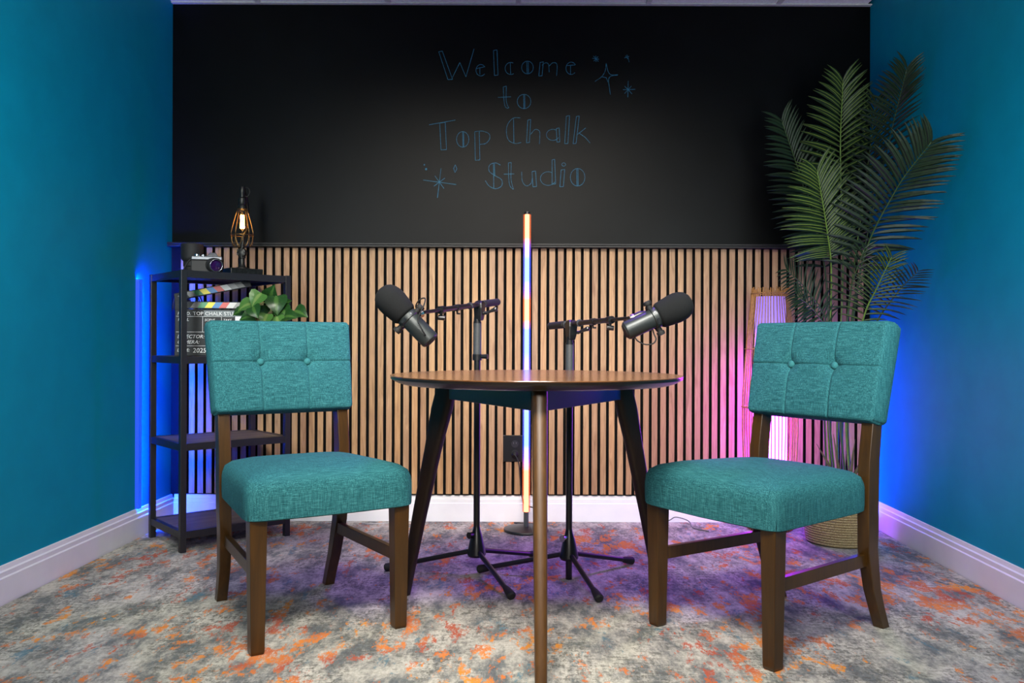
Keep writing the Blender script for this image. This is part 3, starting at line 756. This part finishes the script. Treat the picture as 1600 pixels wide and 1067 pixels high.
for k in range(NB):
    a = 2*PI*k/NB; pr = [(.017, .290), (.026, .270), (.039, .225), (.047, .190), (.0475, .175)]
    tube(bm, [Vector((r*math.cos(a), r*math.sin(a), z)) for r, z in pr], .0013, 6)
    a2 = 2*PI*(k+1)/NB
    if k % 1 == 0:
        lo = []
        for j in range(9):
            s = j/8; aa = a+(a2-a)*s; dz = math.sin(s*PI); lo.append(Vector(((.0475-.008*dz)*math.cos(aa), (.0475-.008*dz)*math.sin(aa), .175-.047*dz**.6)))
        tube(bm, lo, .0013, 6)
for r, z in ((.0475, .175), (.019, .288)): tube(bm, ring((0, 0, z), r, 28), .0018, 6, closed=True)
fin('wire_cage', bm, 'brass', lm, True)
bm = B(); lathe(bm, [(.010, .284), (.012, .275), (.018, .255), (.021, .235), (.021, .215), (.017, .200), (.008, .192), (.0, .190)], 24, cap=False); bl = fin('bulb', bm, 'bulb', lm, True)
bm = B()
for k in range(5):
    a = 2*PI*k/5; tube(bm, [Vector((.007*math.cos(a), .007*math.sin(a), .205)), Vector((.006*math.cos(a+.6), .006*math.sin(a+.6), .262))], .0032, 6)
fin('filament', bm, 'filament', bl, True)

# film camera and the tall lens behind it
cc = SL(.125, .075, ZT)
cmr = thing('film_camera', 'black and silver film camera with its lens pointing right, on the shelf top', 'camera', tuple(cc), math.radians(16))
bm = B(); box(bm, (-.062, -.016, .0), (.062, .016, .052)); fin('body', bm, 'leather', cmr, bevel=.005)
bm = B(); box(bm, (-.060, -.0155, .052), (.060, .0155, .068)); fin('top_plate', bm, 'silver', cmr, bevel=.003)
bm = B(); loft(bm, [[Vector((x, y, .068)) for x, y in ((.0,-.016),(.045,-.016),(.045,.014),(.0,.014))], [Vector((x, y, .084)) for x, y in ((.012,-.010),(.034,-.010),(.034,.010),(.012,.010))]]); fin('prism_housing', bm, 'silver', cmr, bevel=.002)
bm = B()
lathe(bm, [(.010, .068), (.010, .076), (.0, .077)], 16, Matrix.Translation((-.038, 0, 0)), cap=False); lathe(bm, [(.008, .068), (.008, .074), (.0, .075)], 16, Matrix.Translation((-.014, 0, 0)), cap=False)
fin('dial', bm, 'chrome', cmr, 'auto')
lc = Vector((.024, -.016, .032)); ld = Vector((.35, -1, -.12)).normalized()
bm = B(); lathe(bm, [(.029, -.004), (.030, .012), (.027, .014), (.030, .018), (.030, .044), (.027, .048), (.024, .050), (.022, .042)], 28, axisM(lc, ld), cap=False); lens = fin('lens', bm, 'rubber', cmr, 'auto')
bm = B(); lathe(bm, [(.0, .045), (.012, .0435), (.023, .040)], 24, axisM(lc, ld), cap=False); fin('lens_glass', bm, 'lens_glass', lens, True)
bm = B(); tube(bm, ring(lc+ld*.050, .0245, 28, ld), .0011, 6, closed=True); fin('lens_rim', bm, 'chrome', lens, True)
bm = B(); tube(bm, crom([(-.062, 0, .056), (-.075, -.004, .040), (-.088, -.010, .012), (-.080, -.03, .006), (-.068, -.04, .004), (-.05, -.035, .004)], 5), .0035, 8); fin('strap', bm, 'rubber', cmr, True)
tlp = SL(.110, .195, ZT)
tlens = thing('camera_lens', 'large black lens standing upright behind the film camera on the shelf', 'camera lens', tuple(tlp))
bm = B(); lathe(bm, [(.030, 0), (.032, .004), (.032, .030), (.036, .034), (.036, .052), (.034, .054)], 32); fin('barrel', bm, 'rubber', tlens, 'auto')
bm = B(); lathe(bm, [(.036, .054), (.0435, .062), (.0455, .072), (.0455, .124), (.0440, .127), (.0415, .127), (.040, .070)], 36, cap=False)
lathe(bm, [(.0, .1), (.0415, .1)], 36, cap=False); fin('lens_hood', bm, 'rubber', tlens, 'auto')

# clapperboard on the second tier
cb = SL(.020, .030, ZM)+Vector((0, 0, 0))
pL = at(278, 553, 3.50); 
clp = thing('clapperboard', 'open film clapperboard with coloured stripes and handwriting on the shelf', 'clapperboard', tuple(SL(.168, .108, ZM)), math.radians(12))
bw = .155
tl8 = Matrix.Rotation(-.06, 4, 'X')
bm = B(); box(bm, (-bw, -.004, 0), (bw, .004, .196), tl8); brd = fin('board', bm, 'board_dark', clp, bevel=.003)
bm = B(); box(bm, (-bw+.24, -.0052, .0), (bw-.004, -.0042, .188), tl8); w_ = fin('white_panel', bm, 'board_white', clp)
bm = B(); box(bm, (-bw+.115, -.0064, .166), (bw-.022, -.0054, .190), tl8); fin('title_strip', bm, 'board_label', clp)
def stick(z0, ang, name):
    Mx = tl8 @ Matrix.Translation((-bw+.01, 0, z0)) @ Matrix.Rotation(-ang, 4, 'Y')
    bm = B(); box(bm, (-.01, -.006, 0), (2*bw-.01, .006, .030), Mx); o = fin(name, bm, 'board_dark', clp, bevel=.0015)
    cols = ['mid', 'green', 'yellow', 'blue', 'red', 'pale', 'grey', 'mid']; n = 8; x0 = .050; wv = .0285
    for k in range(n):
        sl = .016*(1 if ang == 0 else -1); a = x0+wv*k; b = a+wv
        bm = B(); P = [(a, .003), (b, .003), (b+sl, .027), (a+sl, .027)]
        loft(bm, [[Mx @ Vector((x, y, z)) for x, z in P] for y in (-.0072, -.0058)]); fin('stripe', bm, 'st_'+cols[k], o)
    bm = B()
    for xx in (.008, .030): lathe(bm, [(.004, 0), (.004, .002), (.002, .003)], 10, Mx @ axisM(Vector((xx, -.006, .015)), (0, -1, 0)))
    fin('rivet', bm, 'silver', o)
stick(.198, 0, 'lower_stick'); stick(.232, math.radians(12), 'upper_stick')
# hinge block
bm = B(); box(bm, (-bw-.002, -.0055, .190), (-bw+.030, .0055, .262), tl8); fin('hinge_plate', bm, 'board_dark', clp, bevel=.004)
def line(x0, z0, x1, z1, w=.0014):
    bm = B(); box(bm, (min(x0, x1)-w/2, -.0048, min(z0, z1)-w/2), (max(x0, x1)+w/2, -.0040, max(z0, z1)+w/2), tl8); return fin('ruled_line', bm, 'ink_white', brd)
line(-bw+.006, .165, bw-.075, .165); line(-bw+.006, .100, bw-.075, .100); line(-bw+.006, .042, bw-.075, .042); line(-.045, .100, -.045, .165); line(.03, .1, .03, .165)
def words_on(parent, txt, x, z, size, name='lettering', shear=0, y=-.0048, Mx=tl8):
    cu = bpy.data.curves.new('t', 'FONT'); cu.body = txt; cu.size = size; cu.extrude = .0003; cu.resolution_u = 2; cu.shear = shear
    o = bpy.data.objects.new('t', cu); me = bpy.data.meshes.new_from_object(o)
    me.transform(Mx @ Matrix.Translation((x, y, z)) @ Matrix.Rotation(PI/2, 4, 'X')); bpy.data.objects.remove(o)
    me.name = name; me.materials.clear(); me.materials.append(M['ink_white'])
    r = bpy.data.objects.new(name, me); COL.objects.link(r); r.parent = parent; return r
for txt, x, z, s, shx in (('PROD.', -bw+.010, .171, .018, .2), ('ROLL', -bw+.012, .146, .018, .2), ('SCENE', -.038, .146, .014, .2), ('TAKE', .036, .146, .014, .2), ('DIRECTOR:', -bw+.010, .074, .021, .25), ('CAMERA:', -bw+.010, .051, .021, .25), ('DATE:', -bw+.010, .018, .018, .2), ('2025', -bw+.072, .014, .027, .1)):
    words_on(brd, txt, x, z, s, shear=shx)
words_on(brd, 'TOP CHALK STUDIO', -bw+.072, .170, .0215, shear=-.1, y=-.0068)

# arched black wire ornament behind the clapperboard
wo = SL(.12, .27, ZM)
wor = thing('wire_ornament', 'small dark ornament with arching wire arms behind the clapperboard', 'ornament', tuple(wo))
bm = B(); lathe(bm, [(.03, 0), (.03, .006), (.008, .010), (.004, .02), (.004, .262), (.0, .262)], 16, cap=False); fin('stand', bm, 'black_metal', wor, 'auto')
bm = B(); lathe(bm, [(.0, -.012), (.018, -.009), (.024, 0), (.018, .009), (.0, .012)], 16, Matrix.Translation((0, 0, .268)), cap=False); fin('crown', bm, 'black_metal', wor, True)
for k in range(8):
    a = 2*PI*k/8+.2; bm = B(); tube(bm, crom([(.010*math.cos(a), .010*math.sin(a), .270), (.035*math.cos(a), .035*math.sin(a), .266), (.055*math.cos(a), .055*math.sin(a), .240), (.062*math.cos(a), .062*math.sin(a), .195)], 4), .0024, 6); fin('wire_arm', bm, 'black_metal', wor, True)

# pothos in a pot on the shelf
def heart_mesh(name, mat):
    bm = B(); uvl = bm.loops.layers.uv.new('uv'); st_ = [(0, .05), (.08, .42), (.22, .56), (.42, .52), (.62, .38), (.82, .18), (1, .0)]
    rows = []
    for s, wdt in st_:
        zc_ = .10*math.sin(s*PI)-.12*s*s
        bx = s - (.07 if s < .2 else 0)*0
        rows.append([bm.verts.new((bx-(.10 if .05 < s < .3 else 0), -wdt, zc_+wdt*.18)), bm.verts.new((bx, -wdt*.5, zc_+wdt*.07)), bm.verts.new((bx, 0, zc_)), bm.verts.new((bx, wdt*.5, zc_+wdt*.07)), bm.verts.new((bx-(.10 if .05 < s < .3 else 0), wdt, zc_+wdt*.18))])
    us_ = (0, .25, .5, .75, 1)
    for a, b in zip(rows, rows[1:]):
        for i in range(4):
            f = bm.faces.new((a[i], a[i+1], b[i+1], b[i]))
            for lp, uu in zip(f.loops, (us_[i], us_[i+1], us_[i+1], us_[i])): lp[uvl].uv = (uu, 0)
    me = bpy.data.meshes.new(name); bm.to_mesh(me); bm.free(); me.materials.append(M[mat])
    for p in me.polygons: p.use_smooth = True
    return me
hm, hl = heart_mesh('leaf', 'pothos'), heart_mesh('leaf_light', 'pothos_lt')
pp = SL(.385, .112, ZM)
pth = thing('potted_pothos', 'leafy green pothos in a small dark pot beside the clapperboard', 'potted plant', tuple(pp))
bm = B(); lathe(bm, [(.0, 0), (.045, 0), (.060, .10), (.063, .11), (.060, .115), (.056, .105), (.0, .10)], 32, cap=False); fin('pot', bm, 'pot', pth, 'auto')
bm = B(); lathe(bm, [(.0, .104), (.055, .1045)], 24, cap=False); fin('soil', bm, 'soil', pth)
leaves = [(385, 470, 3.50, 200, .080, 1), (402, 458, 3.48, 240, .085, 1), (398, 478, 3.45, 300, .070, 0), (425, 452, 3.52, 80, .100, 0), (432, 466, 3.46, 280, .105, 0), (444, 480, 3.47, 320, .085, 0),
          (452, 487, 3.50, 20, .080, 0), (468, 481, 3.52, -10, .085, 0), (388, 488, 3.48, 180, .075, 0), (415, 490, 3.43, 260, .07, 1), (434, 494, 3.44, 290, .07, 1), (408, 480, 3.56, 120, .08, 0), (446, 468, 3.58, 60, .08, 0), (374, 480, 3.54, 190, .06, 0)]
stm = B()
for i, (px, py, Y, dr, sz, lt) in enumerate(leaves):
    Y = Y-.085 if px < 412 else (Y-.04 if px > 450 else Y+.02)
    q = at(px, py+8, Y)-pp; a = math.radians(dr); sz *= .8
    lf = bpy.data.objects.new('leaf', hl if lt else hm); COL.objects.link(lf); lf.parent = pth
    xd = Vector((math.cos(a), -.35, math.sin(a)*.7-.25)).normalized(); nrm = Vector((.15*math.sin(i*2.1), -.85, .45+.2*math.cos(i))).normalized(); yd = nrm.cross(xd).normalized(); zd = xd.cross(yd)
    R3 = Matrix((xd, yd, zd)).transposed().to_4x4()
    lf.matrix_basis = Matrix.Translation(q-xd*sz*.4) @ R3 @ Matrix.Diagonal((sz, sz, sz, 1))
    tube(stm, crom([Vector((0.01*math.cos(i), .01*math.sin(i), .10)), Vector((q.x*.15, q.y*.6, q.z*.8)), q-xd*sz*.4], 4), .0018, 6)
fin('stems', stm, 'stem', pth, True)

# blue led bar on the left wall behind the shelf
yb_ = 3.60; xl = LX(yb_)
lbar = thing('led_wall_bar', 'slim upright blue light bar fixed to the left wall behind the shelf', 'lamp', (xl, yb_, .0))
bm = B(); box(bm, (.0005, -.003, .121), (.0150, .003, 1.10)); fin('front_strip', bm, 'blue_led_soft', lbar)
bm = B(); box(bm, (.0152, -.003, .121), (.0165, .026, 1.10)); fin('side_shield', bm, 'blue_led_soft', lbar)
bm = B(); box(bm, (.001, .0032, .13), (.0145, .006, 1.095)); fin('blue_diffuser', bm, 'blue_led', lbar)
# blue led bar behind the palm
yb2 = 3.85; xr = RX(yb2)+.065
rbar = thing('led_corner_bar', 'blue light bar standing in the right corner behind the palm', 'lamp', (xr-.10, yb2, .0))
bm = B(); box(bm, (-.045, -.03, 0), (.012, .03, .012)); box(bm, (-.010, .0, .012), (.004, .008, .92)); fin('housing', bm, 'black_metal', rbar)
bm = B(); box(bm, (-.009, -.005, .05), (.003, .0, .91)); fin('blue_diffuser', bm, 'blue_led_b', rbar)

# ------------------------------------------------------------------ cane floor lamp
LXp, LYp = at(1203, 700, 3.80).x, 3.80
cl = thing('cane_floor_lamp', 'tall cane stick floor lamp glowing violet and magenta behind right chair', 'lamp', (LXp, LYp, 0))
def cr(z):
    pts = [(0, .097), (.25, .114), (.53, .122), (.80, .108), (1.075, .080)]
    for (z0_, r0), (z1_, r1) in zip(pts, pts[1:]):
        if z <= z1_: return r0+(r1-r0)*smooth01((z-z0_)/(z1_-z0_))*.6+(r1-r0)*.4*(z-z0_)/(z1_-z0_)
    return pts[-1][1]
for k in range(44):
    a = 2*PI*k/44+.03*random.random(); j = random.uniform(-.0, .014); bm = B()
    zs = [.004, .15, .30, .45, .60, .75, .90, 1.0, 1.075+j]
    tube(bm, [Vector(((cr(z)+.0)*math.cos(a+.02*math.sin(z*5+k)), cr(z)*math.sin(a+.02*math.sin(z*5+k)), z)) for z in zs], .0024, 5); fin('cane', bm, 'rattan', cl, True)
for z in (.035, .29, .55, .81, 1.06):
    bm = B(); tube(bm, ring((0, 0, z), cr(z)+.003, 40), .0022, 6, closed=True); tube(bm, ring((0, 0, z), cr(z)-.004, 40), .0022, 6, closed=True); fin('binding_hoop', bm, 'rattan', cl, True)
bm = B(); lathe(bm, [(.064, .05), (.072, .3), (.074, .6), (.070, .85), (.064, 1.045)], 32, cap=False); fin('inner_shade', bm, 'shade_glow', cl, True)
bm = B(); lathe(bm, [(.0, .0), (.090, .0), (.090, .012), (.02, .016), (.0, .05)], 32, cap=False); fin('base_plate', bm, 'black_metal', cl, 'auto')

# ------------------------------------------------------------------ palm in a basket
PX_, PY_ = 1.385, 3.565
pm = thing('potted_palm', 'tall artificial palm in a woven rope basket in the right corner', 'potted plant', (PX_, PY_, 0))
P0 = Vector((PX_, PY_, 0))
bm = B(); prof = []; NC = 20; hb = .205
for k in range(NC):
    z = .005+hb*k/NC; z2 = z+hb/NC; r = .128+.016*math.sin(min(1, (z+.03)/.15)*PI/2)
    for j in range(5):
        s = j/4; prof.append((r+.0042*math.sin(s*PI), z+(z2-z)*s))
prof = [(.0, .0), (.12, .0)]+prof+[(.132, hb+.004), (.128, .16), (.0, .16)]
lathe(bm, prof, 56, cap=False); fin('rope_basket', bm, 'rope', pm, True)
bm = B(); lathe(bm, [(.131, .17), (.133, hb+.008), (.136, hb+.016), (.130, hb+.017), (.124, .175)], 40, cap=False); fin('liner', bm, 'liner', pm, True)
bm = B(); lathe(bm, [(.0, .19), (.10, .18), (.127, .172)], 32, cap=False); fin('moss', bm, 'soil', pm, True)

def leaflet_mesh(name, mat, bend):
    bm = B(); uvl = bm.loops.layers.uv.new('uv'); rows = []
    for s, wd in ((0, .25), (.15, .75), (.4, 1), (.65, .9), (.85, .5), (1, .03)):
        y = bend*s*s; z = -.10*s*s
        rows.append([bm.verts.new((s, y-wd*.5*.075, z-.012*wd)), bm.verts.new((s, y, z+.010)), bm.verts.new((s, y+wd*.5*.075, z-.012*wd))])
    for a, b in zip(rows, rows[1:]):
        for i in range(2):
            f = bm.faces.new((a[i], a[i+1], b[i+1], b[i]))
            for lp, uu in zip(f.loops, (i/2, (i+1)/2, (i+1)/2, i/2)): lp[uvl].uv = (uu, 0)
    me = bpy.data.meshes.new(name); bm.to_mesh(me); bm.free(); me.materials.append(M[mat])
    return me
LM = {(m, b): leaflet_mesh('leaflet', m, -b*.17) for m in ('palm_leaf', 'palm_dark') for b in (-1, 1)}

def frond(base, pts, start, n, L, mat, single, face=(0, -1, .25), rr=.0045, fan=1.0):
    path = [Vector(base)]+[at(*p) for p in pts]; P = crom(path, 12); P = [p-P0 for p in P]
    bm = B(); nP = len(P); tube(bm, P, [rr*(1-.75*(i/(nP-1))**1.3)*1.0+.0006 for i in range(nP)], 7)
    fr_ = fin('frond', bm, 'stem' if mat == 'palm_leaf' else 'palm_stem_dark', pm, True)
    face = Vector(face).normalized(); parts = []
    i0 = start*(nP-1)
    for k in range(n):
        s = k/(n-1); x = i0+(nP-1-i0)*s**.95; i = min(int(x), nP-2); f = x-i
        p = P[i].lerp(P[i+1], f); t = (P[i+1]-P[i]).normalized(); sd = t.cross(face).normalized(); nn = sd.cross(t)
        ln = L*(.55+.45*math.sin(min(1, s*1.9+.25)*PI/2))*(1-.48*s**2.2)
        for sg in (-1, 1):
            ang = math.radians((73-46*s**1.1)*fan+random.uniform(-4, 4)); 
            d = (t*math.cos(ang)+sd*sg*math.sin(ang)+nn*random.uniform(-.02, .12)).normalized()
            l2 = ln*random.uniform(.92, 1.06)
            for _ in range(25):
                w_ = p+P0+d*l2
                if w_.x < RX(w_.y)-.06: break
                d = (d+Vector((-.06, -.10, 0))).normalized()
            z = (nn-d*nn.dot(d)).normalized(); y = z.cross(d)
            R3 = Matrix((d, y, z)).transposed().to_4x4()
            Mx = Matrix.Translation(p) @ R3 @ Matrix.Diagonal((l2, l2*.5+L*.62, l2, 1))
            parts.append((LM[(mat, sg)], Mx))
    ax_t = (P[-1]-P[-2]).normalized()
    if single:
        for me, Mx in parts:
            o = bpy.data.objects.new('leaflet', me); COL.objects.link(o); o.parent = fr_; o.matrix_basis = Mx
    else:
        bm = B()
        for me, Mx in parts:
            nv = len(bm.verts); tmp = me.copy(); tmp.transform(Mx); bm.from_mesh(tmp); bpy.data.meshes.remove(tmp)
        me = bpy.data.meshes.new('leaflets'); bm.to_mesh(me); bm.free(); me.materials.append(M[mat])
        o = bpy.data.objects.new('leaflets', me); COL.objects.link(o); o.parent = fr_; o['kind'] = 'stuff'
M['palm_stem_dark'] = plain('palm_stem_dark', (.03, .06, .015, 1), .5)
def bs(dx, dy): return (PX_+dx, PY_+dy, .175)
frond(bs(-.04, -.03), [(1293, 640, 3.52), (1299, 440, 3.44), (1293, 365, 3.36), (1277, 268, 3.26)], .60, 29, .200, 'palm_leaf', True)
frond(bs(.0, .01), [(1308, 640, 3.57), (1317, 420, 3.60), (1313, 240, 3.58), (1317, 128, 3.46)], .58, 29, .205, 'palm_leaf', True)
frond(bs(.04, -.03), [(1322, 640, 3.50), (1347, 505, 3.42), (1370, 450, 3.34), (1393, 402, 3.26)], .48, 20, .120, 'palm_leaf', True)
frond(bs(.03, .0), [(1316, 640, 3.54), (1345, 420, 3.40), (1398, 300, 3.22), (1455, 222, 3.05)], .50, 30, .215, 'palm_dark', True)
frond(bs(-.02, .03), [(1296, 640, 3.60), (1290, 430, 3.68), (1258, 300, 3.64), (1222, 190, 3.52)], .52, 34, .185, 'palm_dark', True)
frond(bs(.02, .03), [(1318, 640, 3.62), (1345, 420, 3.66), (1392, 210, 3.50), (1417, 108, 3.36)], .62, 26, .165, 'palm_dark', False)
frond(bs(.01, .04), [(1310, 640, 3.62), (1330, 450, 3.74), (1352, 290, 3.72), (1368, 160, 3.60)], .55, 28, .190, 'palm_leaf', False)
frond(bs(-.05, .0), [(1288, 640, 3.56), (1292, 510, 3.60), (1262, 455, 3.55), (1230, 422, 3.48)], .55, 16, .130, 'palm_dark', False)
frond(bs(.05, -.01), [(1326, 640, 3.52), (1362, 520, 3.48), (1400, 460, 3.36), (1434, 424, 3.22)], .60, 15, .11, 'palm_dark', False)
frond(bs(-.03, -.05), [(1296, 650, 3.50), (1300, 540, 3.46), (1276, 490, 3.40), (1246, 462, 3.34)], .62, 14, .12, 'palm_dark', False)
frond(bs(.02, -.05), [(1312, 650, 3.50), (1322, 520, 3.46), (1330, 450, 3.42), (1350, 390, 3.36)], .62, 12, .12, 'palm_dark', False)
for dx, hh, ln in ((-.06, .42, -.06), (-.03, .46, -.02), (.03, .44, .01), (.055, .42, .05)):
    bm = B(); tube(bm, [Vector((dx*.6, -.05, .18)), Vector((dx*.8, -.055, .30)), Vector((dx+ln, -.06, hh))], [.010, .008, .0008], 8); fin('sheath', bm, 'sheath', pm, True)
